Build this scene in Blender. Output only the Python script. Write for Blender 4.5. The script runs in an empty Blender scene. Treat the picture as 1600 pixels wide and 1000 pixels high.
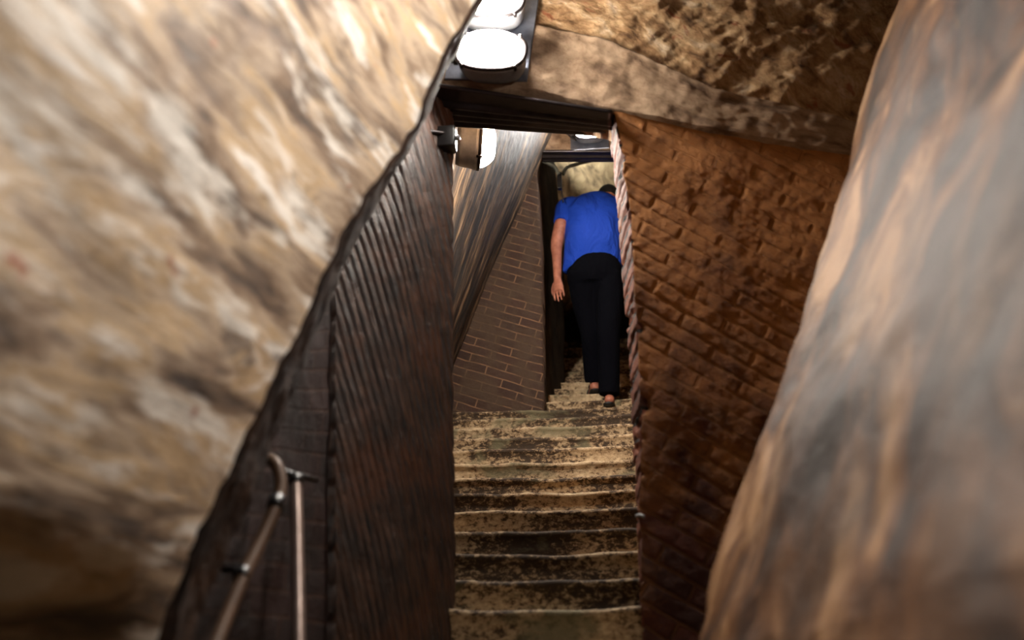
import bpy, bmesh, math, random
from mathutils import Vector, Matrix, noise
random.seed(7)
S = bpy.context.scene
C = S.collection
PI = math.pi

# ------------------------------------------------------------------ camera
cam_data = bpy.data.cameras.new('camera')
cam = bpy.data.objects.new('camera', cam_data); C.objects.link(cam)
cam.location = (0, 0, 0)                      # eye height, about 1.5 m above the landing
cam.rotation_euler = (math.radians(90+24), 0, math.radians(6.5))
cam_data.sensor_width = 36; cam_data.lens = 36*1400/1600
cam_data.clip_start = 0.02
cam_data.dof.use_dof = True
cam_data.dof.focus_distance = 4.3
cam_data.dof.aperture_fstop = 1.5
S.camera = cam

# ------------------------------------------------------------------ world, exposure
w = bpy.data.worlds.new('world'); S.world = w; w.use_nodes = True
w.node_tree.nodes['Background'].inputs[0].default_value = (0.75, 0.6, 0.45, 1)
w.node_tree.nodes['Background'].inputs[1].default_value = 0.0
S.view_settings.view_transform = 'Standard'
S.view_settings.look = 'None'
S.view_settings.gamma = 1
S.view_settings.use_curve_mapping = False
S.view_settings.exposure = 0.0

# lamp strengths (emission of each diffuser)
LAMP_FRONT = 430.0      # pair on the wall above the opening
LAMP_OVER = 430.0       # bulkhead over the landing, out of the frame
LAMP_SIDE = 800.0       # inside the passage, beyond the left jamb
LAMP_FAR = 480.0        # above the second opening
LAMP_LAST = 240.0

# ------------------------------------------------------------------ helpers
def lin(c):
    return tuple(((v/255)/12.92 if v/255 <= .04045 else ((v/255+.055)/1.055)**2.4) for v in c) + (1,)

def link(name, bm, mat=None, parent=None, smooth=True):
    me = bpy.data.meshes.new(name)
    bmesh.ops.recalc_face_normals(bm, faces=bm.faces)
    bm.to_mesh(me); bm.free()
    o = bpy.data.objects.new(name, me); C.objects.link(o)
    if mat: me.materials.append(mat)
    if smooth:
        me.polygons.foreach_set('use_smooth', [True]*len(me.polygons))
    if parent: o.parent = parent
    return o

def tag(o, label, cat, group=None):
    o['label'] = label; o['category'] = cat
    if group: o['group'] = group
    return o

def struct(o, label=None, cat='wall'):
    o['kind'] = 'structure'
    if label: o['label'] = label
    o['category'] = cat
    return o

def empty(name, loc, rot=(0, 0, 0)):
    o = bpy.data.objects.new(name, None); C.objects.link(o)
    o.location = loc; o.rotation_euler = rot; o.empty_display_size = .05
    return o

def lerp(a, b, t): return a + (b-a)*t

def polyat(pts, t):
    """point at fraction t of a polyline given as (fraction, Vector) or evenly spaced"""
    n = len(pts)-1
    k = min(int(t*n), n-1)
    return pts[k].lerp(pts[k+1], t*n-k)

def resample(pts, m):
    pts = [Vector(p) for p in pts]
    L = [0]
    for a, b in zip(pts, pts[1:]): L.append(L[-1]+(b-a).length)
    out = []
    k = 0
    for i in range(m+1):
        s = L[-1]*i/m
        while k < len(pts)-2 and s > L[k+1]: k += 1
        t = (s-L[k])/max(1e-9, L[k+1]-L[k])
        out.append(pts[k].lerp(pts[k+1], t))
    return out

def grid_points(rows, nu, nv, even=False):
    """rows: list of polylines (bottom to top); returns grid[v][u]"""
    rr = []
    for r in rows:
        r = [Vector(p) for p in r]
        rr.append(resample(r, nu) if even else [polyat(r, i/nu) for i in range(nu+1)])
    return [[polyat([r[i] for r in rr], j/nv) for i in range(nu+1)] for j in range(nv+1)]

def wallpatch(name, G, mat, thick, disp=None, parent=None, uvscale=1.0, smooth=True, edge_amp=0.0):
    """solid wall from a grid of points; thick = vector to its back. disp(p, u, v) moves along the normal"""
    nv = len(G)-1; nu = len(G[0])-1
    thick = Vector(thick)
    midr = G[nv//2]; U = [0]
    for a, b in zip(midr, midr[1:]): U.append(U[-1]+(b-a).length)
    midc = [G[j][nu//2] for j in range(nv+1)]; V = [0]
    for a, b in zip(midc, midc[1:]): V.append(V[-1]+(b-a).length)
    bm = bmesh.new(); uvl = bm.loops.layers.uv.new('UVMap')
    vs = []
    for j in range(nv+1):
        row = []
        for i in range(nu+1):
            p = G[j][i]
            du = G[j][min(i+1, nu)] - G[j][max(i-1, 0)]
            dv = G[min(j+1, nv)][i] - G[max(j-1, 0)][i]
            n = du.cross(dv)
            if n.length > 1e-9: n.normalize()
            if n.dot(thick) > 0: n = -n
            q = p.copy()
            if disp: q = q + n*disp(p, i/nu, j/nv)
            if edge_amp and i in (0, nu):
                q = q + du.normalized()*edge_amp*noise.fractal(p*9, 1, 2, 4)
            row.append(bm.verts.new(q))
        vs.append(row)
    def face(a, uvs):
        f = bm.faces.new(a)
        for l, uv in zip(f.loops, uvs): l[uvl].uv = uv
    for j in range(nv):
        for i in range(nu):
            face((vs[j][i], vs[j][i+1], vs[j+1][i+1], vs[j+1][i]),
                 ((U[i], V[j]), (U[i+1], V[j]), (U[i+1], V[j+1]), (U[i], V[j+1])))
    # border loop
    T = thick.length
    border = [(0, i) for i in range(nu+1)] + [(j, nu) for j in range(1, nv+1)] + \
             [(nv, i) for i in range(nu-1, -1, -1)] + [(j, 0) for j in range(nv-1, 0, -1)]
    back = {b: bm.verts.new(vs[b[0]][b[1]].co + thick) for b in border}
    m = len(border)
    for k in range(m):
        a, b = border[k], border[(k+1) % m]
        horiz = a[0] == b[0]
        if horiz:
            ua, ub = U[a[1]], U[b[1]]
            uvs = ((ua, 0), (ub, 0), (ub, T), (ua, T))
        else:
            uvs = ((0, V[a[0]]), (0, V[b[0]]), (T, V[b[0]]), (T, V[a[0]]))
        face((vs[a[0]][a[1]], vs[b[0]][b[1]], back[b], back[a]), uvs)
    f = bm.faces.new([back[b] for b in border])
    bmesh.ops.triangulate(bm, faces=[f])
    return link(name, bm, mat, parent, smooth)

def fbm(p, f, o=5, h=1.0): return noise.fractal(Vector(p)*f, h, 2.0, o)

def box(bm, lo, hi):
    v = [bm.verts.new((x, y, z)) for z in (lo[2], hi[2]) for y in (lo[1], hi[1]) for x in (lo[0], hi[0])]
    for f in ((0, 1, 3, 2), (4, 6, 7, 5), (0, 4, 5, 1), (2, 3, 7, 6), (0, 2, 6, 4), (1, 5, 7, 3)):
        bm.faces.new([v[k] for k in f])
    return v

def bevel(bm, w=.003, seg=2):
    bmesh.ops.bevel(bm, geom=bm.edges[:], offset=w, segments=seg, affect='EDGES', profile=.5)

def smooth_path(pts, sub=6):
    pts = [Vector(p) for p in pts]
    out = []
    n = len(pts)
    for i in range(n-1):
        p0 = pts[max(i-1, 0)]; p1 = pts[i]; p2 = pts[i+1]; p3 = pts[min(i+2, n-1)]
        for k in range(sub):
            t = k/sub
            out.append(.5*((2*p1)+(p2-p0)*t+(2*p0-5*p1+4*p2-p3)*t*t+(3*p1-p0-3*p2+p3)*t**3))
    out.append(pts[-1])
    return out

def tube(bm, pts, radii, seg=14, side=None, squash=1.0, caps=True):
    """tube along pts; radii float or list; squash flattens along the second axis"""
    pts = [Vector(p) for p in pts]
    n = len(pts)
    if not isinstance(radii, (list, tuple)): radii = [radii]*n
    if not isinstance(squash, (list, tuple)): squash = [squash]*n
    ref = Vector(side) if side else None
    rings = []
    prev = None
    for i, p in enumerate(pts):
        t = (pts[min(i+1, n-1)]-pts[max(i-1, 0)])
        t.normalize()
        if ref is not None: a = ref - t*ref.dot(t)
        elif prev is not None: a = prev - t*prev.dot(t)
        else:
            a = Vector((1, 0, 0)) - t*t.x
            if a.length < .2: a = Vector((0, 0, 1)) - t*t.z
        a.normalize(); prev = a
        b = t.cross(a)
        r = radii[i]
        rings.append([bm.verts.new(p + a*r*math.cos(2*PI*k/seg) + b*r*squash[i]*math.sin(2*PI*k/seg)) for k in range(seg)])
    for i in range(n-1):
        for k in range(seg):
            bm.faces.new((rings[i][k], rings[i][(k+1) % seg], rings[i+1][(k+1) % seg], rings[i+1][k]))
    if caps:
        bm.faces.new(rings[0][::-1]); bm.faces.new(rings[-1])
    return rings

def blob(bm, c, r, rot=None, u=20, v=14):
    ret = bmesh.ops.create_uvsphere(bm, u_segments=u, v_segments=v, radius=1)
    M = Matrix.Translation(Vector(c)) @ (rot.to_4x4() if rot else Matrix.Identity(4)) @ Matrix.Diagonal((*r, 1))
    bmesh.ops.transform(bm, matrix=M, verts=ret['verts'])

# ------------------------------------------------------------------ materials
class Mat:
    def __init__(self, name, rough=.8, spec=.4):
        self.m = bpy.data.materials.new(name); self.m.use_nodes = True
        self.nt = self.m.node_tree; self.N = self.nt.nodes; self.L = self.nt.links
        self.b = self.N['Principled BSDF']
        self.b.inputs['Roughness'].default_value = rough
        self.b.inputs['Specular IOR Level'].default_value = spec
        tc = self.N.new('ShaderNodeTexCoord'); self.uv = tc.outputs['UV']; self.ob = tc.outputs['Object']
    def map(self, src, rot=0, sc=(1, 1, 1), loc=(0, 0, 0)):
        # rotate first, then stretch, so that streaks run along the rotated axis
        r = self.N.new('ShaderNodeMapping'); r.inputs['Rotation'].default_value = (0, 0, math.radians(rot))
        self.L.new(src, r.inputs[0])
        s = self.N.new('ShaderNodeMapping'); s.inputs['Scale'].default_value = sc; s.inputs['Location'].default_value = loc
        self.L.new(r.outputs[0], s.inputs[0])
        return s.outputs[0]
    def noise(self, v, scale, detail=6, rough=.6, dist=0):
        n = self.N.new('ShaderNodeTexNoise'); self.L.new(v, n.inputs['Vector'])
        n.inputs['Scale'].default_value = scale; n.inputs['Detail'].default_value = detail
        n.inputs['Roughness'].default_value = rough; n.inputs['Distortion'].default_value = dist
        return n.outputs['Fac']
    def ramp(self, f, stops, interp='LINEAR'):
        r = self.N.new('ShaderNodeValToRGB'); self.L.new(f, r.inputs[0])
        e = r.color_ramp.elements; r.color_ramp.interpolation = interp
        while len(e) < len(stops): e.new(.5)
        for k, (p, c) in enumerate(stops):
            e[k].position = p
            e[k].color = lin(c) if isinstance(c, tuple) else (c, c, c, 1)
        return r.outputs[0]
    def mix(self, f, a, b, mode='MIX'):
        n = self.N.new('ShaderNodeMix'); n.data_type = 'RGBA'; n.blend_type = mode
        for s, v in ((n.inputs[0], f), (n.inputs[6], a), (n.inputs[7], b)):
            if isinstance(v, (int, float)): s.default_value = v
            elif isinstance(v, tuple): s.default_value = lin(v)
            else: self.L.new(v, s)
        return n.outputs[2]
    def math(self, op, a, b=0.0):
        n = self.N.new('ShaderNodeMath'); n.operation = op
        for s, v in ((n.inputs[0], a), (n.inputs[1], b)):
            if isinstance(v, (int, float)): s.default_value = v
            else: self.L.new(v, s)
        return n.outputs[0]
    def warp(self, v, scale, amt):
        n = self.N.new('ShaderNodeTexNoise'); self.L.new(v, n.inputs['Vector'])
        n.inputs['Scale'].default_value = scale; n.inputs['Detail'].default_value = 3
        a = self.N.new('ShaderNodeVectorMath'); a.operation = 'SUBTRACT'; a.inputs[1].default_value = (.5, .5, .5)
        self.L.new(n.outputs['Color'], a.inputs[0])
        s = self.N.new('ShaderNodeVectorMath'); s.operation = 'SCALE'; s.inputs[3].default_value = amt
        self.L.new(a.outputs[0], s.inputs[0])
        d = self.N.new('ShaderNodeVectorMath'); d.operation = 'ADD'
        self.L.new(v, d.inputs[0]); self.L.new(s.outputs[0], d.inputs[1])
        return d.outputs[0]
    def brick(self, v, w, h, mortar, c1, c2, cm, smooth=.2, off=.5):
        n = self.N.new('ShaderNodeTexBrick'); self.L.new(v, n.inputs['Vector'])
        n.offset = off
        n.inputs['Scale'].default_value = 1
        n.inputs['Brick Width'].default_value = w; n.inputs['Row Height'].default_value = h
        n.inputs['Mortar Size'].default_value = mortar; n.inputs['Mortar Smooth'].default_value = smooth
        n.inputs['Color1'].default_value = lin(c1); n.inputs['Color2'].default_value = lin(c2); n.inputs['Mortar'].default_value = lin(cm)
        return n.outputs['Color'], n.outputs['Fac']
    def out(self, col=None, bumps=(), rough=None):
        if col is not None:
            if isinstance(col, tuple): self.b.inputs['Base Color'].default_value = lin(col)
            else: self.L.new(col, self.b.inputs['Base Color'])
        if rough is not None: self.L.new(rough, self.b.inputs['Roughness'])
        prev = None
        for h, dist in bumps:
            n = self.N.new('ShaderNodeBump'); n.inputs['Distance'].default_value = dist; n.inputs['Strength'].default_value = 1
            self.L.new(h, n.inputs['Height'])
            if prev: self.L.new(prev, n.inputs['Normal'])
            prev = n.outputs[0]
        if prev: self.L.new(prev, self.b.inputs['Normal'])
        return self.m

def plain(name, col, rough=.5, metal=0.0, spec=.5):
    k = Mat(name, rough, spec); k.b.inputs['Metallic'].default_value = metal
    v = k.ob
    n = k.noise(v, 18, 5, .6)
    c = k.mix(k.ramp(n, [(.35, 0.0), (.7, .6)]), col, tuple(int(x*.6) for x in col))
    return k.out(c, [(k.noise(v, 90, 4), .0006)])

# left overhanging plaster: cream skim with tan, grey and bare patches, streaks falling to the right
k = Mat('worn_cream_plaster', .5, .5)
v = k.map(k.uv, -15, (.55, 2.3, 1))
v = k.warp(v, 3.0, .18)
n1 = k.noise(v, 4.2, 8, .6, .4)
base = k.ramp(n1, [(.35, (84, 74, 68)), (.43, (142, 120, 100)), (.50, (190, 168, 144)), (.55, (198, 168, 130)), (.62, (240, 230, 218))])
n2 = k.noise(k.map(k.uv, -17, (.6, 1.8, 1), (4, 2, 0)), 4.5, 8, .7, 1.0)
base = k.mix(k.ramp(n2, [(.54, 0.0), (.64, .8)]), base, (98, 86, 78))
n3 = k.noise(k.map(k.uv, -13, (.5, 1.8, 1), (9, 5, 0)), 6, 6, .6)
base = k.mix(k.ramp(n3, [(.54, 0.0), (.62, .85)]), base, (242, 234, 222))
n4 = k.noise(k.map(k.uv, -20, (1, 1.3, 1), (2, 9, 0)), 8, 4, .5)
base = k.mix(k.ramp(n4, [(.70, 0.0), (.735, .7)]), base, (168, 88, 56))
PLASTER_L = k.out(base, [(n1, .012), (k.noise(v, 26, 6, .7), .003)])

# right shell: smooth greasy plaster, long streaks along its slope
k = Mat('smooth_stained_plaster', .6, .12)
v = k.warp(k.map(k.uv, 0, (1.0, .5, 1)), 2.5, .2)
n1 = k.noise(v, 5, 7, .6, .5)
base = k.ramp(n1, [(.36, (34, 20, 10)), (.45, (66, 41, 23)), (.54, (104, 70, 42)), (.64, (152, 116, 82))])
n2 = k.noise(k.map(k.uv, 0, (1.0, .6, 1), (3, 3, 0)), 3.0, 6, .55, .4)
base = k.mix(k.ramp(n2, [(.44, 0.0), (.64, .65)]), base, (50, 42, 36))
n3 = k.noise(k.map(k.uv, 6, (1.6, .28, 1), (5, 1, 0)), 12, 5, .6)
base = k.mix(k.ramp(n3, [(.64, 0.0), (.74, .5)]), base, (176, 138, 98))
n4 = k.noise(k.map(k.uv, 0, (1, 1, 1), (7, 1, 0)), 60, 6, .75)
base = k.mix(k.ramp(n4, [(.56, 0.0), (.72, .35)]), base, (70, 52, 40))
PLASTER_R = k.out(base, [(n1, .012), (k.noise(k.uv, 45, 6, .7), .003)])

# rubble above the opening
k = Mat('rubble_masonry', .85, .3)
v = k.warp(k.map(k.uv, 24, (1, 1.7, 1)), 5, .12)
n1 = k.noise(v, 7, 10, .68, .4)
base = k.ramp(n1, [(.34, (98, 68, 42)), (.45, (164, 124, 84)), (.55, (204, 166, 122)), (.68, (232, 206, 172))])
n2 = k.noise(k.map(k.uv, 20, (1, 2.0, 1), (3, 0, 0)), 7, 5, .6, .6)
base = k.mix(k.ramp(n2, [(.60, 0.0), (.66, .8)]), base, (158, 88, 58))
n3 = k.noise(k.uv, 48, 8, .75)
base = k.mix(k.ramp(n3, [(.55, 0.0), (.75, .7)]), base, (70, 50, 34))
RUBBLE = k.out(base, [(n1, .022), (k.noise(k.uv, 30, 8, .75), .012), (n3, .005)])

# plaster band under the rubble
k = Mat('plaster_band', .8, .3)
n1 = k.noise(k.map(k.uv, 0, (1, 1.4, 1)), 8, 8, .65, .3)
base = k.ramp(n1, [(.36, (108, 84, 64)), (.48, (150, 122, 96)), (.62, (176, 148, 120))])
n3 = k.noise(k.uv, 70, 6, .75)
base = k.mix(k.ramp(n3, [(.52, 0.0), (.75, .5)]), base, (86, 62, 44))
BAND = k.out(base, [(n1, .008), (n3, .003)])

def brickmat(name, rot, c1, c2, cm, film, film_amt=(.48, .62), zlim=None, bw=.24, bh=.056, mortar=.006, bump=.012, rough=.75, dark=(50, 28, 16), warp=.02, film_max=.9, shift=0):
    k = Mat(name, rough, .35)
    v = k.warp(k.map(k.uv, rot, loc=(shift, 0, 0)), 4, warp)
    c, f = k.brick(v, bw, bh, mortar, c1, c2, cm, .3)
    n = k.noise(k.uv, 5, 7, .62, .5)
    if zlim is not None:                         # less wash and more dark brick towards the foot of the wall
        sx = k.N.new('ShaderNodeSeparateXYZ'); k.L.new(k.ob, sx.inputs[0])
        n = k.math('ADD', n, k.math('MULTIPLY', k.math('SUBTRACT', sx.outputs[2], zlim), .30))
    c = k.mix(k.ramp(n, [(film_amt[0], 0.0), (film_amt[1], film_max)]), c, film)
    n2 = k.noise(k.uv, 30, 6, .7)
    c = k.mix(k.ramp(n2, [(.5, 0.0), (.72, .4)]), c, dark)
    fi = k.math('SUBTRACT', 1.0, f)
    soft = k.math('MULTIPLY', fi, k.ramp(n, [(.4, 1.0), (.75, .55)]))
    return k.out(c, [(soft, bump), (k.noise(k.uv, 26, 8, .72), .010), (k.noise(k.uv, 110, 4, .6), .0015)])

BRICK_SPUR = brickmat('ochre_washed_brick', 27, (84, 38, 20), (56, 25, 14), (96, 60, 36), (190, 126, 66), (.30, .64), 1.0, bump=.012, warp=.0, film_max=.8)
BRICK_FAR = brickmat('smoky_brick', 17, (62, 40, 30), (48, 30, 22), (132, 100, 72), (70, 53, 38), (.40, .56), mortar=.004, bump=.008)
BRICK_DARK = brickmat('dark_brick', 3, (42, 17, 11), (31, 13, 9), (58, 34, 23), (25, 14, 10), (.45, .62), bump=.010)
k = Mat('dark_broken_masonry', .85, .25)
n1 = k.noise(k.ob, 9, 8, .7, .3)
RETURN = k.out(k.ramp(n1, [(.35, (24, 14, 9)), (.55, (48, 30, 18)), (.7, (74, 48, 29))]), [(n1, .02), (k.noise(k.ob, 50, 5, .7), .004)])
BRICK_JAMB = brickmat('pink_brick_jamb', 0, (126, 66, 40), (84, 42, 26), (34, 24, 18), (150, 100, 66), (.60, .74), bw=1.2, bh=.065, mortar=.007, shift=.3, warp=.004)

# jamb with steep herringbone courses worn to a dark shine
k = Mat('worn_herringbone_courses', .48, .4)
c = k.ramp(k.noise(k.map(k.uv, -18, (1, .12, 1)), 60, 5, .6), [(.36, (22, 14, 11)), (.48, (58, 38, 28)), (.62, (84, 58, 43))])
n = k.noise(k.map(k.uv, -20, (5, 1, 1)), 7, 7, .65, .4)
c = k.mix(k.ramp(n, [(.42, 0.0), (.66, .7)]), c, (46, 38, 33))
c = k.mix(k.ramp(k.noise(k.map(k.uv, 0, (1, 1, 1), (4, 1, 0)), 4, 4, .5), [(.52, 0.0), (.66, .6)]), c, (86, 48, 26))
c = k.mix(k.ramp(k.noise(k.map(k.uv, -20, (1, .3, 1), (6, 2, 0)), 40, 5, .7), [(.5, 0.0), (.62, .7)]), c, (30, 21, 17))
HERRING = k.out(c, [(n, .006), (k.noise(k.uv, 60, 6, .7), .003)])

# streaked overhang beyond the jamb
k = Mat('streaked_overhang_plaster', .62, .35)
vv = k.warp(k.map(k.uv, 0, (3.2, .35, 1)), 1.5, .15)
n1 = k.noise(vv, 4.5, 8, .62, .4)
base = k.ramp(n1, [(.40, (16, 12, 10)), (.48, (44, 33, 24)), (.54, (76, 58, 40)), (.62, (134, 108, 80))])
n2 = k.noise(k.map(k.uv, 0, (4, .6, 1), (2, 1, 0)), 9, 6, .7)
base = k.mix(k.ramp(n2, [(.6, 0.0), (.74, .6)]), base, (150, 124, 94))
OVERHANG = k.out(base, [(n1, .03), (k.noise(k.map(k.uv, 0, (3, .8, 1)), 30, 6, .7), .010)])

k = Mat('rear_plaster', .8, .3)
n1 = k.noise(k.ob, 7, 8, .65, .5)
base = k.ramp(n1, [(.35, (92, 74, 54)), (.5, (150, 124, 92)), (.66, (186, 158, 120))])
REAR = k.out(base, [(n1, .03), (k.noise(k.ob, 50, 6, .7), .006)])

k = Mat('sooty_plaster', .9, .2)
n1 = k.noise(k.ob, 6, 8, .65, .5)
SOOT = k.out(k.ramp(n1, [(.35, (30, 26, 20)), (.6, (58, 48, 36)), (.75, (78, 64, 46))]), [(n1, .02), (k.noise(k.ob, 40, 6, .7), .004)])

# stone steps: cream skin flaking off dark brown stone, dirt differs from step to step
k = Mat('flaking_stone_step', .7, .35)
pos = k.map(k.ob, 0, (1, 1, 1.6))
big = k.noise(k.map(k.ob, 0, (1, .4, 1.4)), 2.6, 4, .5)
fine = k.noise(pos, 34, 10, .78, .3)
msk = k.math('ADD', fine, k.math('MULTIPLY', k.math('SUBTRACT', big, .5), .7))
base = k.ramp(msk, [(.42, (54, 40, 25)), (.47, (84, 64, 42)), (.52, (160, 136, 104)), (.7, (206, 184, 148))])
gr = k.noise(k.map(k.ob, 0, (1, .5, 1.6), (3, 3, 3)), 2.6, 5, .6, .5)
base = k.mix(k.ramp(gr, [(.56, 0.0), (.64, .8)]), base, (110, 104, 78))
base = k.mix(k.ramp(k.noise(k.ob, 8, 6, .7), [(.6, 0.0), (.75, .5)]), base, (66, 50, 32))
STEP = k.out(base, [(fine, .004), (gr, .012)])

# fittings
GREY_CAST = plain('grey_cast_housing', (150, 150, 152), .4, .3)
PLATE = plain('galvanised_plate', (150, 156, 172), .3, .8)
BLACK = plain('black_paint', (20, 19, 20), .35, .0)
DARKSTEEL = plain('dark_steel', (44, 38, 38), .3, .7)
RIBSTEEL = plain('painted_ribbed_steel', (74, 68, 70), .28, .85)
STEEL = plain('worn_handrail_steel', (170, 150, 140), .38, .7)
BRONZE = plain('brown_handrail_pipe', (92, 68, 50), .5, .1, .3)
CABLE = plain('grey_conduit', (104, 104, 92), .5, 0)

def emit(name, col, s):
    k = Mat(name, .3, .5)
    k.b.inputs['Base Color'].default_value = (.9, .9, .9, 1)
    k.b.inputs['Emission Color'].default_value = col
    k.b.inputs['Emission Strength'].default_value = s
    return k.m

# ------------------------------------------------------------------ the setting: near walls
def line_ext(a, b, t):
    a = Vector(a); b = Vector(b); return a + (b-a)*t

# left: overhanging plaster shell, from beside the viewer to its ragged edge
eb, et = (-0.714, 1.420, 0.113), (-0.281, 1.720, 1.661)
nrm_pt = (-0.717, 0.900, 0.434)
A0 = Vector(eb); A1 = Vector(et); L0 = Vector(nrm_pt)
edge_dir = (A1-A0)
nn = edge_dir.cross(L0-A0).normalized()
if nn.x < 0: nn = -nn                         # towards the passage
side_dir = nn.cross(edge_dir.normalized()).normalized()
if side_dir.y > 0: side_dir = -side_dir       # from the edge back past the viewer
k0, k1 = Vector((-0.742, 0.999, 0.268)), Vector((-0.683, 1.413, 0.242))      # bend line across the foot of the shell, added to shade it below
kdir = (k1-k0).normalized(); kperp = nn.cross(kdir)
if kperp.z > 0: kperp = -kperp
def left_disp(p, u, v):
    d = .030*fbm(p, 2.0, 3) + .006*fbm(p+Vector((3, 1, 2)), 8, 4)
    s = (p-k0).dot(kperp)
    fade = min(1, (1-u)/.06)
    d *= fade
    if s > 0: d -= .85*(math.sqrt(s*s+.0016)-.04)*min(1, (1-u)/.12+.25)   # turned away from the lamp below that line, shaping the shadow
    return d
rows = []
edge_line = [(-0.735, 1.460, 0.003), (-0.712, 1.431, 0.114), (-0.688, 1.405, 0.228), (-0.673, 1.404, 0.289), (-0.640, 1.431, 0.402), (-0.615, 1.442, 0.497), (-0.586, 1.461, 0.599), (-0.554, 1.486, 0.712), (-0.514, 1.499, 0.866), (-0.465, 1.551, 1.029), (-0.405, 1.626, 1.220), (-0.348, 1.643, 1.438), (-0.285, 1.708, 1.650), (-0.200, 1.759, 1.958)]
edge_line = [Vector(p) for p in edge_line]
for e in edge_line:
    rows.append([e + side_dir*2.1, e])
G = grid_points(rows, 240, 230)
for j, row in enumerate(G):                   # ragged broken edge
    p = row[-1]
    a = .014*fbm(p, 14, 5)
    for q in range(1, 12):
        row[-q] = row[-q] - side_dir*a*(1-(q-1)/12)
wl = wallpatch('wall_left', G, PLASTER_L, -nn*.10 + Vector((0, .16, 0)), left_disp)
struct(wl, 'overhanging cream plaster shell wall with ragged edge at the left')
# its broken return, dark brick behind the plaster
rows = []
ret_line = [(-0.713, 1.500, 0.003), (-0.713, 1.520, 0.121), (-0.710, 1.560, 0.209), (-0.698, 1.600, 0.305), (-0.686, 1.660, 0.420), (-0.673, 1.700, 0.540), (-0.655, 1.740, 0.682), (-0.630, 1.780, 0.832), (-0.587, 1.820, 1.026), (-0.527, 1.860, 1.213), (-0.461, 1.900, 1.404), (-0.394, 1.920, 1.624), (-0.297, 1.920, 1.852), (-0.196, 1.920, 2.135)]
for e, bk in zip(edge_line, ret_line):
    bk = Vector(bk)
    rows.append([e + nn*.012 + Vector((-.004, .012, 0)), e.lerp(bk, .5) - nn*.006, bk])
G = grid_points(rows, 24, 200)
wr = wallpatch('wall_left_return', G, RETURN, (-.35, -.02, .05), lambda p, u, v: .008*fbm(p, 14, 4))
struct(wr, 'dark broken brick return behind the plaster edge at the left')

# right: leaning shell with a rounded far edge
pe = [(0.065, 1.860, -0.185), (0.135, 1.950, 0.074), (0.158, 1.980, 0.148), (0.301, 2.050, 0.509), (0.398, 2.080, 0.732), (0.530, 2.120, 1.018), (0.648, 2.150, 1.357), (0.918, 2.200, 1.986), (1.100, 2.240, 2.409)]
rows = []
for e in pe:
    e = Vector(e)
    rows.append([e+Vector((.30, -1.9, 0)), e+Vector((.19, -1.2, 0)), e+Vector((.10, -.6, 0)), e+Vector((.035, -.25, 0)), e+Vector((.008, -.1, 0)), e, e+Vector((.03, .12, 0)), e+Vector((.12, .28, 0)), e+Vector((.26, .44, 0))])
def resm(rows, m):
    return [smooth_path(r, m) for r in rows]
rows = resm(rows, 24)
cols = list(zip(*rows))
cols = [smooth_path(c, 22) for c in cols]
G = [[cols[i][j] for i in range(len(cols))] for j in range(len(cols[0]))]
def right_disp(p, u, v):
    return .030*fbm(p*1.0, 1.6, 3) + .006*fbm(p, 9, 5)
wr2 = wallpatch('wall_right', G, PLASTER_R, (.3, .05, -.05), right_disp)
struct(wr2, 'smooth stained plaster shell wall leaning away at the right')

# wall with the opening: brick spur on the right of it
zt = 2.0
def course_relief(x, y, rot, bw, rh, mortar):
    """depth of the joints of a bond whose rows are turned by rot"""
    ca, sa = math.cos(math.radians(rot)), math.sin(math.radians(rot))
    a, b = x*ca-y*sa, x*sa+y*ca
    row = math.floor(b/rh)
    off = 0 if row % 2 else bw*.5
    k_ = math.floor((a+off)/bw)
    xx = a+off-bw*k_; yy = b-rh*row
    d = min(xx, yy, bw-xx, rh-yy)
    j = max(0.0, 1-d/mortar)
    return -.0045*j + .0028*noise.noise(Vector((k_*3.7, row*5.3, 1)))
def spur_disp(p, u, v):
    c_ = course_relief(u*WU, v*WV, 27, .24, .056, .011)
    wash = min(1, max(.1, .75-1.1*fbm(p, 4, 3)-.5*max(0, p.z-1.2)))
    return .007*fbm(p, 4, 3) + .0022*fbm(p, 26, 4) + c_*wash
cut = (0.056, 2.660, 2.000)
zr = [(-.35), .3, .9, 1.5, 2.0]
near = [(0.063, 2.660, 0.037), (0.062, 2.660, 0.200), (0.077, 2.660, 0.555), (0.098, 2.660, 0.953), (0.101, 2.660, 1.333), (0.091, 2.660, 1.784), (0.060, 2.660, 1.997)]
far = [(0.055, 2.900, 0.040), (0.060, 2.900, 0.218), (0.070, 2.900, 0.606), (0.075, 2.900, 1.041), (0.072, 2.900, 1.455), (0.061, 2.900, 1.919), (0.052, 2.900, 2.096)]
rtop = (0.892, 2.780, 1.822)
rows = []
zmax = near[-1][2]
for q, nr in enumerate(near):
    nr = Vector(nr)
    f = (nr.z-near[0][2])/(zmax-near[0][2])
    rows.append([nr, Vector((1.25, 2.80, lerp(near[0][2], rtop[2]-.06, f)))])
# even spacing in height
def even_rows(rows, m):
    out = []
    zs = [r[0].z if isinstance(r[0], Vector) else r[0][2] for r in rows]
    for j in range(m+1):
        z = lerp(zs[0], zs[-1], j/m)
        k = 0
        while k < len(zs)-2 and z > zs[k+1]: k += 1
        t = (z-zs[k])/(zs[k+1]-zs[k])
        out.append([Vector(a).lerp(Vector(b), t) for a, b in zip(rows[k], rows[k+1])])
    return out
er = even_rows(rows, 400)
def chip(p):
    c = fbm(p, 14, 4)
    return .010*fbm(p, 6, 5) + (.035*max(0, c-.25))
G = grid_points(er, 250, 400)
WU = (G[200][-1]-G[200][0]).length; WV = (G[-1][125]-G[0][125]).length
for row in G:
    a = chip(row[0])
    for q in range(0, 8): row[q] = row[q] + Vector((a*(1-q/8), a*.6*(1-q/8), 0))
sp = wallpatch('wall_front', G, BRICK_SPUR, (.07, .22, 0), spur_disp)
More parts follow.
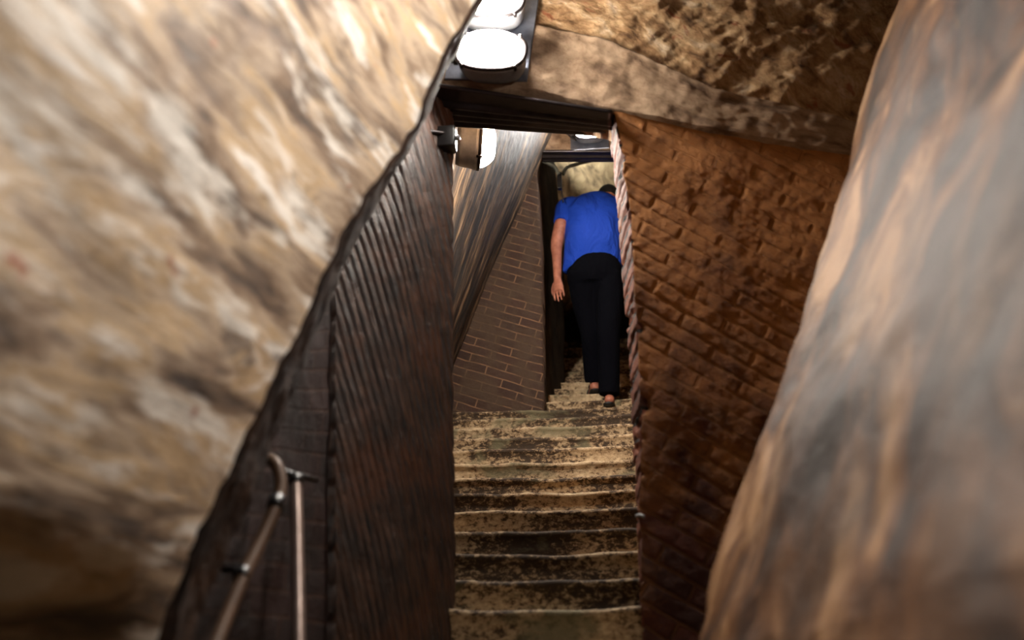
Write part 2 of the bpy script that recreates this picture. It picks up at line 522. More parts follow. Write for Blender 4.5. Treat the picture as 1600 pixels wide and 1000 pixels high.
struct(sp, 'ochre washed brick spur wall with sloping courses right of the opening')
# its end face towards the opening
rows = [[Vector(f)+Vector((0, 0, 0)), Vector(f).lerp(Vector(n), .5)+Vector((-.002, 0, 0)), Vector(n)+Vector((.001, .014, 0))] for f, n in zip(far, near)]
for r in rows:
    r[0].z = r[1].z = r[2].z
er = even_rows(rows, 220)
G = grid_points(er, 24, 220)
def jamb_disp(p, u, v):
    z = p.z/.066
    g = abs(z-round(z))
    c = fbm(Vector((p.x, p.y, round(z)*.37)), 7, 3)
    hole = .09*max(0, fbm(Vector((0, p.y*.5, p.z)), 9, 3)-.28)
    return .005*c - (.010 if g > .41 else 0) - .6*hole + .003*fbm(p, 30, 3)
jb = wallpatch('wall_front_jamb', G, BRICK_JAMB, (.035, .02, 0), jamb_disp)
struct(jb, 'narrow pink brick end of the spur wall beside the blue shirt')

# plaster band and rubble above
lo = [(-0.794, 2.660, 2.252), (-0.569, 2.660, 2.186), (-0.213, 2.660, 2.107), (0.056, 2.665, 2.001), (0.400, 2.680, 1.900), (0.707, 2.720, 1.836), (1.085, 2.800, 1.770)]
mi = [(-0.809, 2.660, 2.511), (-0.578, 2.660, 2.455), (-0.210, 2.660, 2.411), (0.070, 2.665, 2.313), (0.415, 2.680, 2.075), (0.726, 2.720, 1.988), (1.106, 2.800, 1.896)]
G = grid_points([resample(lo, 60), resample(mi, 60)], 150, 40)
bd = wallpatch('wall_front_band', G, BAND, (0, .20, .0), lambda p, u, v: .012+.007*fbm(p, 7, 5)+.005*fbm(p, 26, 3))
struct(bd, 'smooth plaster band under the rubble above the opening')
hi = [(x, y, 2.95) for x, y in ((-.95, 2.66), (-.6, 2.66), (-.2, 2.66), (.1, 2.665), (.5, 2.68), (.9, 2.72), (1.3, 2.80))]
G = grid_points([resample(mi, 60), resample(hi, 60)], 240, 150)
def rub(p, u, v):
    r = Matrix.Rotation(math.radians(25), 3, 'Y') @ Vector((p.x, p.y, p.z))
    r = Vector((r.x, r.y, r.z*1.8))
    return .018*fbm(r, 4, 6) + .008*fbm(r+Vector((5, 0, 0)), 13, 5)
rb = wallpatch('wall_front_rubble', G, RUBBLE, (0, .20, 0), rub)
struct(rb, 'rough broken rubble masonry above the opening')

# left jamb: slab with steep worn courses
j0 = [(-0.688, 2.280, 0.061), (-0.697, 2.280, 0.178), (-0.781, 2.300, 1.118), (-0.828, 2.320, 1.749), (-0.832, 2.340, 1.999)]
j1 = [(-0.473, 2.720, 0.072), (-0.476, 2.720, 0.209), (-0.513, 2.740, 1.310), (-0.533, 2.750, 1.992), (-0.542, 2.760, 2.254)]
G = grid_points(even_rows([[Vector(a), Vector(a).lerp(Vector(b), .5)+Vector((.012, -.02, 0)), Vector(b)] for a, b in zip(j0, j1)], 260), 300, 260)
JU = (G[130][-1]-G[130][0]).length; JV = (G[-1][150]-G[0][150]).length
def jamb_grooves(p, u, v):
    U_, V_ = u*JU, v*JV
    a = U_*.95 + V_*.30 - .10*U_*V_ + .018*noise.noise(Vector((U_*3, V_*1.6, 5)))
    w_ = .027
    k_ = math.floor(a/w_); d = a-w_*k_
    near_ = d < w_/2
    gi = k_ if near_ else k_+1                   # index of the joint this point is nearest to
    d = min(d, w_-d)
    broken = noise.noise(Vector((gi*3.7, V_*5.0, 0)))
    g = max(0.0, 1-d/.0065) * min(1, max(.3, 1.0+1.2*broken))
    return .005*fbm(p, 3, 3) + .0015*fbm(p, 24, 4) - .0085*g + .003*noise.noise(Vector((k_*3.1, V_*3, 2)))
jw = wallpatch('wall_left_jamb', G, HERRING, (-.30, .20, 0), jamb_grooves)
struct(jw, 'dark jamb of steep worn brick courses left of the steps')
# dark brick side wall between the plaster edge and the jamb
b0 = [(-0.777, 1.540, 0.042), (-0.753, 1.560, 0.124), (-0.682, 1.820, 0.839), (-0.515, 1.940, 1.448), (-0.422, 1.960, 1.693)]
b1 = [(-0.695, 2.340, 0.063), (-0.704, 2.340, 0.183), (-0.787, 2.360, 1.147), (-0.827, 2.380, 1.792), (-0.805, 2.380, 2.084)]
G = grid_points(even_rows([[Vector(a)+Vector((-.04, 0, 0)), Vector(b)+Vector((-.02, 0, 0))] for a, b in zip(b0, b1)], 100), 60, 100)
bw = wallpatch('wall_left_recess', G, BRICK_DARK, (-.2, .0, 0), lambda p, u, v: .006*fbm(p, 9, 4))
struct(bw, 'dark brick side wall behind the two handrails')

# ------------------------------------------------------------------ staircase
T = .205; Y0 = 2.70
H = [.297, .402, .522, .635, .754, .873, .990, 1.110, 1.237, 1.357, 1.477, 1.595, 1.709, 1.828]
def height(i):
    if i < 0: return H[0] + i*.115
    if i < len(H): return H[i]
    return H[-1] + (i-len(H)+1)*.117
stair = empty('stone_staircase', (0, Y0, height(0)))
tag(stair, 'long straight flight of worn flaking stone steps climbing between the walls', 'staircase')
for i in range(-8, 27):
    y = Y0+i*T; z1 = height(i); z0 = height(i-1)-.05
    xa, xb = (-.66, .12) if i < 0 else ((-.58, .12) if i < 1 else ((-.60, .44) if i < 3 else (-.95, .46)))
    if i > 13: xa, xb = -.50, .45
    nx = 90 if -1 <= i <= 14 else 30
    prof = [(0.002, z0), (0.0, lerp(z0, z1, .35)), (0.0, lerp(z0, z1, .6)), (-.001, z1-.030), (-.010, z1-.020), (-.014, z1-.012), (-.011, z1-.004), (-.003, z1-.0005),
            (.02, z1), (T*.5, z1), (T+.02, z1-.002), (T+.02, z0)]
    bm = bmesh.new(); cols_ = []
    ph = random.uniform(0, 50)
    for a in range(nx+1):
        x = lerp(xa, xb, a/nx)
        sag = -.010*math.exp(-((x+.22)/.22)**2)*random.Random(i).uniform(.4, 1.3) + .006*noise.noise(Vector((x*6+ph, i, 0))) + .0025*noise.noise(Vector((x*22+ph, i, 3)))
        fr = .008*noise.noise(Vector((x*5+ph, i, 7)))
        cc = []
        for b, (py, pz) in enumerate(prof):
            top = 0 if b in (0, 11) else (b/3 if b < 3 else 1)
            e = .003*noise.noise(Vector((x*30, pz*30, i))) if 0 < b < 4 else 0
            cc.append(bm.verts.new((x, py+e+(fr if b < 8 else 0), pz+sag*top-height(0))))
        cols_.append(cc)
    for v_ in bm.verts: v_.co.y += y-Y0
    npf = len(prof)
    for a in range(nx):
        for b in range(npf):
            bm.faces.new((cols_[a][b], cols_[a+1][b], cols_[a+1][(b+1) % npf], cols_[a][(b+1) % npf]))
    bm.faces.new(cols_[0][::-1]); bm.faces.new(cols_[-1])
    link('step', bm, STEP, stair)
bm = bmesh.new(); box(bm, (-.9, -2.2, -1.62), (1.0, Y0-8*T+.05, height(-9)-.0))
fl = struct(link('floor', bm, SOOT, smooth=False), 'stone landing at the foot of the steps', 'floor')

# ------------------------------------------------------------------ beyond the opening
# streaked overhang continuing the outer shell
q = [[(-0.899, 3.000, 1.019), (-0.969, 5.240, 2.047)], [(-0.839, 3.000, 1.585), (-0.700, 5.240, 2.772)], [(-0.764, 3.000, 2.141), (-0.441, 5.240, 3.430)], [(-0.706, 3.000, 2.703), (-0.297, 5.240, 3.793)], [(-0.639, 3.000, 3.297), (-0.107, 5.240, 4.254)]]
G = grid_points(q, 150, 110)
ov = wallpatch('wall_passage_overhang', G, OVERHANG, (-.15, .05, .12), lambda p, u, v: .016*fbm(Vector((u*4, v*.8, 0)), 2.2, 5)+.004*fbm(p, 14, 4))
struct(ov, 'streaked plaster overhang beyond the dark jamb')
# second spur and its dark jamb
s0 = [(-1.375, 5.200, 1.433), (-1.398, 5.200, 1.814), (-1.459, 5.200, 2.845), (-1.052, 5.200, 3.854)]
s1 = [(-0.405, 5.200, 1.403), (-0.399, 5.200, 1.776), (-0.398, 5.200, 2.781), (-0.429, 5.200, 3.802)]
G = grid_points(even_rows([[Vector(a), Vector(b)] for a, b in zip(s0, s1)], 90), 70, 90)
for row in G: row[-1] = row[-1] + Vector((.008*fbm(row[-1], 12, 4), 0, 0))
s2 = wallpatch('wall_rear_spur', G, BRICK_FAR, (0, .22, 0), lambda p, u, v: .006*fbm(p, 9, 4))
struct(s2, 'smoky brick spur wall with bright mortar lines below the overhang')
d0 = [(-0.432, 5.400, 1.458), (-0.423, 5.400, 1.845), (-0.417, 5.400, 2.888), (-0.448, 5.400, 3.725)]
d1 = [(-0.318, 6.100, 1.642), (-0.309, 6.100, 2.407), (-0.299, 6.100, 3.252), (-0.350, 6.100, 4.196)]
G = grid_points(even_rows([[Vector(a), Vector(b)] for a, b in zip(d0, d1)], 50), 24, 50)
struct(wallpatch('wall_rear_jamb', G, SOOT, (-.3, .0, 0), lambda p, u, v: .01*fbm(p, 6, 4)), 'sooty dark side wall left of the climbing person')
# second lintel face
G = grid_points([[(-0.413, 5.200, 3.607), (0.333, 5.200, 3.549)], [(-0.406, 5.200, 4.249), (0.371, 5.200, 4.177)]], 40, 20)
struct(wallpatch('wall_rear_lintel', G, BAND, (0, .09, .03), lambda p, u, v: .002*fbm(p, 9, 4)), 'plaster face above the second opening')
# right wall of the passage and the last walls
def slab(name, pts, mat, th, amp=.012, f=4, n=(40, 30), label=None, cat='wall'):
    G = grid_points(pts, *n)
    o = wallpatch(name, G, mat, th, lambda p, u, v: amp*fbm(p, f, 4))
    return struct(o, label, cat)
slab('wall_passage_right', [[(.46, 2.92, 0), (.46, 9.2, 2.6)], [(1.1, 2.92, 3.4), (.75, 9.2, 7.2)]], PLASTER_R, (.2, 0, 0), label='inner shell wall of the passage beyond the spur')
slab('wall_far_overhang', [[(-0.445, 6.000, 2.832), (-0.208, 6.750, 3.171)], [(-0.434, 6.000, 3.601), (0.294, 6.950, 4.117)], [(-0.426, 6.000, 4.134), (0.570, 7.100, 4.808)]], REAR, (-.1, .3, .0), .03, 3, (60, 50), 'lit rough plaster behind the bowed head')
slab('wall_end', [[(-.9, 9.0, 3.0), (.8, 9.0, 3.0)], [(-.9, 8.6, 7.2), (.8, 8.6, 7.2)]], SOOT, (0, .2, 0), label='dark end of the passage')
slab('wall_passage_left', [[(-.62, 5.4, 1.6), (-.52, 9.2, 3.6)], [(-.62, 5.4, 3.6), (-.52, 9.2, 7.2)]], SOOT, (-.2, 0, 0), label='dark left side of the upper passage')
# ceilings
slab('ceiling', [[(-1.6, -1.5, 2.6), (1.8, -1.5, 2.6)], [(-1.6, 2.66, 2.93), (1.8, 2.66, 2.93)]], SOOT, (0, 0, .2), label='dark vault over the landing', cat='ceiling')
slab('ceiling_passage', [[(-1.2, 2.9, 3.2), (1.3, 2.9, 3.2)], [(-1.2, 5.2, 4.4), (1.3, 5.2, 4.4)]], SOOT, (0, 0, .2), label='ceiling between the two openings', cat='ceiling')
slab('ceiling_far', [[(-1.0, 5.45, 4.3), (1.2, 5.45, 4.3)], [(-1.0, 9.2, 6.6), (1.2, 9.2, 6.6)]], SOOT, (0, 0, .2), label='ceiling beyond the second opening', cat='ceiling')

# ------------------------------------------------------------------ lintels
def lintel(name, near_l, near_r, far_l, far_r, ridges, label):
    nl, nr_, fl_, fr = map(Vector, (near_l, near_r, far_l, far_r))
    t = empty(name, (nl+nr_)/2)
    tag(t, label, 'lintel')
    o0 = Vector(t.location)
    bm = bmesh.new()
    nprof = ridges*8
    pr = []
    for a in range(nprof+1):
        s = a/nprof
        if s < .34: h = 0
        else:
            q_ = (s-.34)/.66*ridges
            h = -.018*abs(math.sin(q_*PI))**.8
        pr.append((s, h))
    nx = 40
    cols_ = []
    for a in range(nx+1):
        x = a/nx
        cc = []
        for s, h in pr:
            p = nl.lerp(nr_, x).lerp(fl_.lerp(fr, x), s)
            cc.append(bm.verts.new(p + Vector((0, 0, h)) - o0))
        p = fl_.lerp(fr, x); cc.append(bm.verts.new(p + Vector((0, 0, .10)) - o0))
        p = nl.lerp(nr_, x); cc.append(bm.verts.new(p + Vector((0, 0, .014)) - o0))
        cols_.append(cc)
    m = len(cols_[0])
    for a in range(nx):
        for b in range(m):
            bm.faces.new((cols_[a][b], cols_[a+1][b], cols_[a+1][(b+1) % m], cols_[a][(b+1) % m]))
    bm.faces.new(cols_[0][::-1]); bm.faces.new(cols_[-1])
    link('ribbed_underside', bm, RIBSTEEL, t)
    return t
lintel('steel_lintel', (-0.776, 2.605, 2.178), (0.059, 2.605, 1.945), (-0.844, 2.880, 2.187), (0.060, 2.880, 2.049), 4, 'dark ribbed steel lintel under the twin lamps')
lintel('steel_lintel', (-0.389, 5.170, 3.579), (0.331, 5.170, 3.523), (-0.399, 5.290, 3.582), (0.333, 5.290, 3.526), 2, 'small dark lintel above the person in blue')

# ------------------------------------------------------------------ lamps
def oval(a, b, n=48, e=2.6):
    out = []
    for k_ in range(n):
        t = 2*PI*k_/n
        c, s = math.cos(t), math.sin(t)
        out.append((a*math.copysign(abs(c)**(2/e), c), b*math.copysign(abs(s)**(2/e), s)))
    return out

def rings_mesh(specs, n=48, close0=True, close1=True, e=2.6):
    bm = bmesh.new(); R_ = []
    for (a, b, y) in specs:
        R_.append([bm.verts.new((x, y, z)) for x, z in oval(a, b, n, e)])
    for r0, r1 in zip(R_, R_[1:]):
        for k_ in range(n): bm.faces.new((r0[k_], r0[(k_+1) % n], r1[(k_+1) % n], r1[k_]))
    if close0: bm.faces.new(R_[0])
    if close1: bm.faces.new(R_[-1])
    return bm

def bulkhead(loc, rot, w_, h_, d_, glow, label, group=None):
    """oval bulkhead lamp, mounted on its local y=0 plane, shining to local -y"""
    t = empty('bulkhead_lamp', loc, rot)
    tag(t, label, 'lamp', group)
    a, b = w_/2, h_/2
    link('housing', rings_mesh([(a*.86, b*.84, 0), (a*.92, b*.9, -.1*d_), (a*.97, b*.96, -.42*d_), (a, b, -.46*d_), (a, b, -.54*d_), (a*.93, b*.91, -.56*d_), (a*.90, b*.87, -.54*d_)]), GREY_CAST, t)
    link('bezel', rings_mesh([(a*1.0, b*1.0, -.54*d_), (a*1.03, b*1.04, -.56*d_), (a*1.03, b*1.04, -.62*d_), (a*.95, b*.93, -.64*d_), (a*.90, b*.87, -.58*d_)], close0=False, close1=False), DARKSTEEL, t)
    sp_ = []
    for q_ in range(9):
        f_ = q_/8
        r = math.cos(f_*PI/2*.96)
        sp_.append((a*.91*(.25+.75*r) if f_ < 1 else a*.2, b*.88*(.2+.8*r) if f_ < 1 else b*.15, -(.57+.43*math.sin(f_*PI/2))*d_))
    dm = rings_mesh(sp_, n=96, e=2.3)
    for v_ in dm.verts:                          # pressed glass ribs across the lens
        fr_ = 1 + .018*math.cos(v_.co.z/b*14) * (1 if abs(v_.co.x) > .3*a else .3)
        v_.co.x *= fr_
    link('glass_diffuser', dm, glow, t)
    bm = bmesh.new(); tube(bm, [(-a*.95, -.22*d_, 0), (-a*1.12, -.22*d_, 0)], .016, 10); tube(bm, [(-a*1.1, -.22*d_, 0), (-a*1.2, -.22*d_, 0)], .010, 10)
    link('cable_gland', bm, BLACK, t)
    for sx, sz in ((-1, 1), (1, -1), (-1, -1), (1, 1)):
        bm = bmesh.new(); tube(bm, [(sx*a*.76, -.5*d_, sz*b*.80), (sx*a*.76, -.66*d_, sz*b*.80)], .007, 8)
        link('screw', bm, DARKSTEEL, t)
    return t

G1 = emit('white_glass_front', (1.0, .93, .84, 1), LAMP_FRONT)
G2 = emit('white_glass_side', (1.0, .92, .82, 1), LAMP_SIDE)
G3 = emit('white_glass_far', (1.0, .95, .90, 1), LAMP_FAR)
G4 = emit('white_glass_last', (.9, 1.0, .98, 1), LAMP_LAST)
G5 = emit('white_glass_landing', (1.0, .94, .87, 1), LAMP_OVER)

pl0 = (-0.370, 2.645, 2.327)
bm = bmesh.new(); box(bm, (-.165, -.006, -.168), (.146, .004, .40)); bevel(bm, .002, 1)
pl = link('mounting_plate', bm, PLATE, smooth=False); pl.location = pl0; pl.rotation_euler = (0, math.radians(7), 0)
tag(pl, 'galvanised mounting plate behind the twin lamps above the opening', 'plate')
bulkhead((-0.366, 2.626, 2.199), (math.radians(-2), math.radians(8), 0), .26, .172, .155, G1, 'large glowing oval lamp just above the ribbed lintel, lower of the twin lamps', 'twin lamps above the opening')
bulkhead((-0.368, 2.626, 2.440), (math.radians(-2), math.radians(6), 0), .255, .172, .155, G1, 'large glowing oval lamp cut by the top of the photo, upper of the twin lamps', 'twin lamps above the opening')
# lamp inside the passage on the back of the left jamb
bulkhead((-0.613, 3.240, 2.323), (math.radians(8), math.radians(80), math.radians(112)), .23, .16, .17, G2, 'glowing lamp seen edge-on below the ribbed lintel, beside the dark jamb')
bm = bmesh.new(); box(bm, (-.10, -.008, -.06), (.10, .004, .05)); bevel(bm, .002, 1)
p3 = link('mounting_plate', bm, PLATE, smooth=False); p3.location = (-0.051, 5.190, 3.678)
p3.scale = (1.32, 1, 1.6)
tag(p3, 'small metal plate behind the lamp above the second opening', 'plate')
bulkhead((-0.046, 5.172, 3.670), (math.radians(-4), 0, 0), .21, .12, .11, G3, 'small distant lamp above the person in blue, half hidden by the lintel')
bulkhead((0.092, 6.000, 4.075), (math.radians(-90), 0, 0), .24, .15, .10, G4, 'thin bright sliver of a lamp under the small dark lintel')
# lamp over the landing, fixed high on the right shell
bulkhead((.50, 1.20, 1.60), (math.radians(-6), 0, math.radians(-50)), .26, .17, .13, G5, 'oval lamp high on the right shell over the landing')

# ------------------------------------------------------------------ conduits, boxes
def pipe(name, pts, r, mat, parent=None, sub=6, seg=12):
    bm = bmesh.new(); tube(bm, smooth_path(pts, sub), r, seg)
    return link(name, bm, mat, parent)
t = empty('junction_box', (-0.545, 2.700, 1.949))
tag(t, 'black junction box with short conduit at the top of the dark jamb', 'junction box')
bm = bmesh.new(); box(bm, (-.035, -.03, -.045), (.030, .03, .045)); bevel(bm, .006, 2)
link('box', bm, BLACK, t)
o = Vector(t.location)
pipe('conduit', [Vector((-0.765, 2.600, 1.947))-o, Vector((-0.671, 2.620, 1.945))-o, Vector((-0.549, 2.680, 1.961))-o], .009, DARKSTEEL, t)
bm = bmesh.new(); tube(bm, [Vector((-0.612, 2.650, 1.953))-o, Vector((-0.594, 2.655, 1.952))-o], .012, 12); link('coupling', bm, BLACK, t)
bm = bmesh.new(); tube(bm, [(.028, -.005, 0), (.045, -.005, .003)], .010, 10); link('gland', bm, GREY_CAST, t)

t = empty('junction_box', (-0.274, 5.330, 3.424))
tag(t, 'small black box with elbow conduit left of the blue shirt', 'junction box')
o = Vector(t.location)
bm = bmesh.new(); box(bm, (-.014, -.02, -.055), (.018, .02, .075)); bevel(bm, .004, 2)
link('box', bm, BLACK, t)
pipe('conduit', [Vector((-0.400, 5.300, 3.594))-o, Vector((-0.341, 5.300, 3.563))-o, Vector((-0.301, 5.300, 3.533))-o, Vector((-0.276, 5.300, 3.473))-o], .012, CABLE, t)
pipe('cable', [Vector((-0.262, 5.340, 3.393))-o, Vector((-0.260, 5.360, 3.353))-o, Vector((-0.253, 5.360, 3.279))-o], .005, BLACK, t)
o2 = pipe('conduit_pipe', [(-0.256, 5.550, 3.634), (-0.229, 5.600, 3.721), (-0.166, 5.750, 3.844), (-0.046, 5.950, 4.004)], .013, CABLE)
tag(o2, 'grey conduit rising behind the small dark lintel', 'pipe')
o3 = pipe('lamp_cable', [(-0.212, 5.160, 3.718), (-0.173, 5.150, 3.665), (-0.143, 5.140, 3.634)], .006, BLACK)
tag(o3, 'short black cable feeding the small distant lamp', 'cable')

# bracket sticking out of the spur's corner
t = empty('wall_bracket', (0.078, 2.640, 0.540))
tag(t, 'small pale metal hook on the corner of the brick spur', 'hook')
o = Vector(t.location)
pipe('rod', [Vector((0.066, 2.700, 0.553))-o, Vector((0.076, 2.630, 0.540))-o, Vector((0.086, 2.620, 0.532))-o], .005, GREY_CAST, t)

# ------------------------------------------------------------------ handrails
top = (-0.700, 1.760, 0.489)
t = empty('handrail', top)
tag(t, 'brown pipe handrail with curved top end, left of the bright rail', 'handrail')
o = Vector(top)
pts = [(-0.734, 1.800, 0.510), (-0.703, 1.770, 0.491), (-0.685, 1.760, 0.462), (-0.676, 1.750, 0.427), (-0.675, 1.730, 0.389), (-0.684, 1.690, 0.309), (-0.689, 1.640, 0.236), (-0.691, 1.580, 0.141), (-0.680, 1.480, 0.022)]
pipe('rail', [Vector(p)-o for p in pts], .0130, BRONZE, t)
bm = bmesh.new(); tube(bm, [Vector((-0.677, 1.742, 0.410))-o, Vector((-0.676, 1.727, 0.384))-o], .0165, 14); link('coupling', bm, BLACK, t)
bm = bmesh.new(); tube(bm, [Vector((-0.692, 1.652, 0.253))-o, Vector((-0.692, 1.640, 0.236))-o], .016, 14)
tube(bm, smooth_path([Vector((-0.691, 1.645, 0.245))-o, Vector((-0.715, 1.660, 0.257))-o, Vector((-0.744, 1.680, 0.260))-o], 4), .008, 10)
link('clamp', bm, BLACK, t)
top = (-0.709, 1.920, 0.498)
t = empty('handrail', top)
tag(t, 'bright upright steel handrail post with dark top bracket, right of the curved rail', 'handrail')
o = Vector(top)
pipe('rail', [Vector(p)-o for p in ((-0.709, 1.920, 0.494), (-0.692, 1.900, 0.415), (-0.673, 1.880, 0.315), (-0.652, 1.850, 0.220), (-0.614, 1.800, 0.026))], .0140, STEEL, t)
bm = bmesh.new(); tube(bm, [Vector((-0.710, 1.922, 0.499))-o, Vector((-0.706, 1.916, 0.480))-o], .0165, 14)
tube(bm, smooth_path([Vector((-0.733, 1.900, 0.506))-o, Vector((-0.710, 1.922, 0.502))-o, Vector((-0.694, 1.970, 0.507))-o, Vector((-0.716, 2.080, 0.531))-o], 4), .008, 10)
link('bracket', bm, BLACK, t)

# ------------------------------------------------------------------ the person
k = Mat('skin', .5, .4); n = k.noise(k.ob, 22, 4)
SKIN = k.out(k.ramp(n, [(.35, (150, 92, 72)), (.65, (184, 120, 96))]), [(k.noise(k.ob, 120, 4), .0006)])
k = Mat('blue_cotton', .85, .2)
n = k.noise(k.map(k.ob, 0, (1, 1, .45)), 7, 4, .5, 1.2); n2 = k.noise(k.ob, 240, 3)
SHIRT = k.out(k.mix(n2, (20, 56, 160), (28, 70, 182)), [(n, .055), (n2, .0008)])
k = Mat('dark_denim', .95, .05); n = k.noise(k.ob, 200, 3)
DENIM = k.out(k.mix(n, (5, 5, 8), (9, 10, 17)), [(k.noise(k.map(k.ob, 0, (1, 1, .5)), 9, 4, .5, 1), .02)])
HAIR = plain('dark_hair', (24, 18, 14), .7)
SANDAL = plain('black_sandal', (14, 13, 13), .6)

px = (-0.058, 5.400, 2.721)
root = empty('person', (px[0], 5.40, 1.83))
tag(root, 'person in blue t-shirt and dark trousers climbing the steps, seen from behind, head bowed', 'person')
O = Vector(root.location)
def rel(p): return Vector(p) - O
hip = rel((-0.058, 5.400, 2.711))
waist = rel((-0.060, 5.420, 2.902))
chest = rel((-0.047, 5.500, 3.199))
neck = rel((0.028, 5.600, 3.428))
headc = rel((0.066, 5.720, 3.498))
shL = rel((-0.244, 5.530, 3.329)); shR = rel((0.159, 5.530, 3.302))
elL = rel((-0.309, 5.440, 2.988)); wrL = rel((-0.307, 5.400, 2.706)); kn = 0
elR = rel((0.218, 5.500, 2.988)); wrR = rel((0.210, 5.620, 2.816))
hipL = rel((-0.137, 5.420, 2.687)); hipR = rel((0.030, 5.400, 2.668))
kneeL = rel((-0.095, 5.460, 2.328)); kneeR = rel((0.017, 5.340, 2.249))
ankL = rel((-0.089, 5.600, 2.033)); ankR = rel((0.003, 5.380, 1.864))

def remesh(o, vox, sm=4):
    m = o.modifiers.new('remesh', 'REMESH'); m.mode = 'VOXEL'; m.voxel_size = vox; m.use_smooth_shade = True
    s = o.modifiers.new('smooth', 'SMOOTH'); s.iterations = sm; s.factor = .5

X = (1, 0, 0)
bm = bmesh.new()
tube(bm, [hip+Vector((0, 0, -.03)), hip+Vector((0, 0, .02)), waist, chest, chest.lerp(neck, .7), neck], [.10, .135, .140, .165, .13, .07], 24, X, [.6, .60, .60, .66, .62, .9])
tube(bm, [neck+Vector((0, -.03, -.04)), neck.lerp(headc, .6), headc], [.06, .058, .055], 16)
hr = Matrix.Rotation(math.radians(-50), 3, 'X')
blob(bm, headc, (.075, .095, .11), hr)
fw = hr @ Vector((0, 1, 0)); up = hr @ Vector((0, 0, 1)); rt = Vector((1, 0, 0))
blob(bm, headc+fw*.035-up*.06, (.052, .055, .055), hr)            # jaw
blob(bm, headc+fw*.100-up*.015, (.012, .018, .024), hr)           # nose
blob(bm, headc+fw*.088-up*.055, (.022, .010, .007), hr)           # mouth
for s_ in (-1, 1):
    blob(bm, headc+rt*s_*.030+fw*.083+up*.012, (.013, .010, .009), hr)   # eyes
    blob(bm, headc+rt*s_*.077-fw*.01-up*.01, (.010, .020, .032), hr)      # ears
for sh, el, wr in ((shL, elL, wrL), (shR, elR, wrR)):
    tube(bm, smooth_path([sh, sh.lerp(el, .5)+Vector((-.004, -.004, 0)), el, el.lerp(wr, .35), wr], 4),
         [lerp(.052, .044, i/8) for i in range(8)]+[lerp(.042, .026, i/8) for i in range(9)], 18)
def hand(wr, dirv, palm_n, side, curl):
    d = dirv.normalized(); pn = palm_n.normalized(); sd = d.cross(pn).normalized()*side
    tube(bm, [wr-d*.01, wr+d*.03, wr+d*.065, wr+d*.095], [.026, .034, .043, .043], 14, sd, [.62, .5, .42, .36])
    for q_, (off, ln) in enumerate(((-.036, .070), (-.012, .084), (.012, .079), (.035, .062))):
        b0_ = wr + d*.085 + sd*off
        pts_ = [b0_]
        dd = d.copy()
        for s_ in range(3):
            dd = (dd + pn*curl*(.6+.12*q_)).normalized()
            pts_.append(pts_[-1] + dd*ln*(.46, .31, .23)[s_])
        tube(bm, pts_, [.0088, .0082, .0074, .0058], 10)
    tb = wr + d*.025 - sd*.026
    tube(bm, [tb, tb+d*.028-sd*.022+pn*.008, tb+d*.055-sd*.030+pn*.016, tb+d*.076-sd*.028+pn*.022], [.014, .0125, .011, .0085], 10)
hand(wrL, (wrL-elL).lerp(Vector((.02, 0, -.1)), .4), Vector((.5, .8, 0)), 1, .16)
hand(wrR, (wrR-elR), Vector((-.5, .8, 0)), -1, .38)
for a_, b_, c_ in ((hipL, kneeL, ankL), (hipR, kneeR, ankR)):
    tube(bm, smooth_path([a_, a_.lerp(b_, .5), b_, b_.lerp(c_, .35), c_], 4), [lerp(.072, .050, i/8) for i in range(8)]+[lerp(.050, .036, i/8) for i in range(9)], 18)
def foot_shape(bm, ank, toe_dir, grow=0.0):
    z = ank.z-.070
    h0 = Vector((ank.x, ank.y-.035, z+.028)); 
    pts_ = [h0, Vector((ank.x, ank.y+.02, z+.045)), Vector((ank.x, ank.y+.08, z+.035)), Vector((ank.x, ank.y+.14, z+.022)), Vector((ank.x, ank.y+.185, z+.016))]
    pts_ = [Vector((p.x+(p.y-ank.y)*toe_dir, p.y, p.z)) for p in pts_]
    tube(bm, pts_, [.028+grow, .036+grow, .040+grow, .044+grow, .030+grow], 16, X, [.9, 1.0, .78, .45, .45])
    blob(bm, h0, (.032+grow, .030+grow, .030+grow))
foot_shape(bm, ankL, -.1); foot_shape(bm, ankR, .1)
body = link('body', bm, SKIN, root); remesh(body, .0042, 3)

# hair
bm = bmesh.new()
blob(bm, headc-fw*.020+up*.018, (.083, .092, .110), hr, 28, 20)
for v_ in bm.verts: v_.co += v_.co.normalized()*.003*noise.noise(v_.co*60)
link('hair', bm, HAIR, root)

# t-shirt
bm = bmesh.new()
hem = rel((-0.077, 5.420, 2.780))
tube(bm, smooth_path([hem, waist+Vector((0, 0, .03)), chest+Vector((-.002, 0, -.04)), chest+Vector((0, .01, .05)), chest.lerp(neck, .62)+Vector((-.01, -.02, .01)), neck+Vector((0, -.01, .0))], 4),
     [.200, .199, .198, .198, .198, .200, .202, .203, .204, .205, .205, .206, .206, .203, .196, .185, .172, .150, .122, .100, .072], 32, X,
     [.62]*12+[.6, .6, .6, .6, .6, .62, .66, .7, .8])
slL = shL.lerp(elL, .42); slR = shR.lerp(elR, .42)
for sh, se in ((shL, slL), (shR, slR)):
    inn = sh + Vector((.07 if sh is shL else -.07, 0, .02))
    tube(bm, smooth_path([inn, sh, sh.lerp(se, .5), se], 4), [.075, .075, .075, .074, .073, .072, .070, .068, .067, .066, .065, .065, .065], 20)
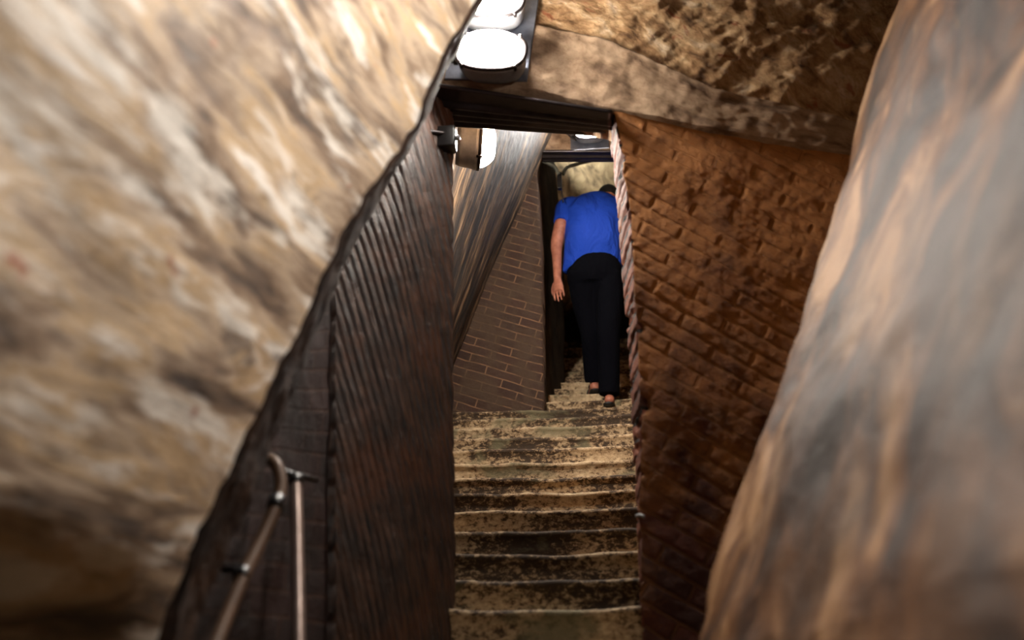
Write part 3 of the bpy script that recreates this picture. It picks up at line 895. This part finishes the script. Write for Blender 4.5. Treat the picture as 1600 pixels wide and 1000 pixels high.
for v_ in bm.verts:
    pz = v_.co
    if pz.z < waist.z: v_.co = pz = pz - Vector((0, 0, .55*(pz.x-hem.x)**2*2.2*min(1, (waist.z-pz.z)/.06)))
    v_.co = pz + Vector((0, 1, 0))*.010*noise.noise(Vector((pz.x*9+pz.z*7, pz.y*3, pz.z*3)))
sh_o = link('t_shirt', bm, SHIRT, root); remesh(sh_o, .010, 6)
# trousers
bm = bmesh.new()
tube(bm, smooth_path([waist+Vector((0, 0, -.02)), hip+Vector((0, 0, .02)), hip+Vector((0, 0, -.07))], 4), [.174, .178, .181, .184, .186, .186, .184, .178, .166], 28, X, .66)
for a_, b_, c_, s_ in ((hipL, kneeL, ankL, -1), (hipR, kneeR, ankR, 1)):
    e_ = c_ + Vector((0, -.012, -.006))
    tube(bm, smooth_path([a_+Vector((0, 0, .02)), a_.lerp(b_, .45)+Vector((s_*.008, -.012, 0)), b_+Vector((0, -.01, 0)), b_.lerp(c_, .5), e_], 4),
         [lerp(.104, .074, i/8) for i in range(8)]+[lerp(.074, .066, i/8) for i in range(9)], 22)
tr = link('trousers', bm, DENIM, root); remesh(tr, .010, 4)
# sandals: sole, heel strap, foot strap
for ank, td in ((ankL, -.1), (ankR, .1)):
    z = ank.z-.070
    bm = bmesh.new()
    pts_ = [Vector((ank.x+(y_-0)*td, ank.y+y_, z-.004)) for y_ in (-.068, -.05, 0, .06, .12, .17, .20)]
    tube(bm, pts_, [.022, .036, .038, .042, .048, .042, .020], 18, X, [.30]*7)
    so = link('sandal', bm, SANDAL, root)
    bm = bmesh.new()
    rr = []
    for q_ in range(17):
        an = PI + PI*q_/16
        rr.append(Vector((ank.x+.040*math.cos(an), ank.y+.02+.078*math.sin(an), z+.028+.012*abs(math.cos(an)))))
    tube(bm, rr, .008, 8, (0, 0, 1), .5)
    for yy in (.05, .11):
        rr = [Vector((ank.x+yy*td+.047*math.cos(PI*q_/12), ank.y+yy, z+.052*math.sin(PI*q_/12)+.004)) for q_ in range(13)]
        tube(bm, rr, .010, 8, (0, 1, 0), .4)
    link('strap', bm, SANDAL, so)
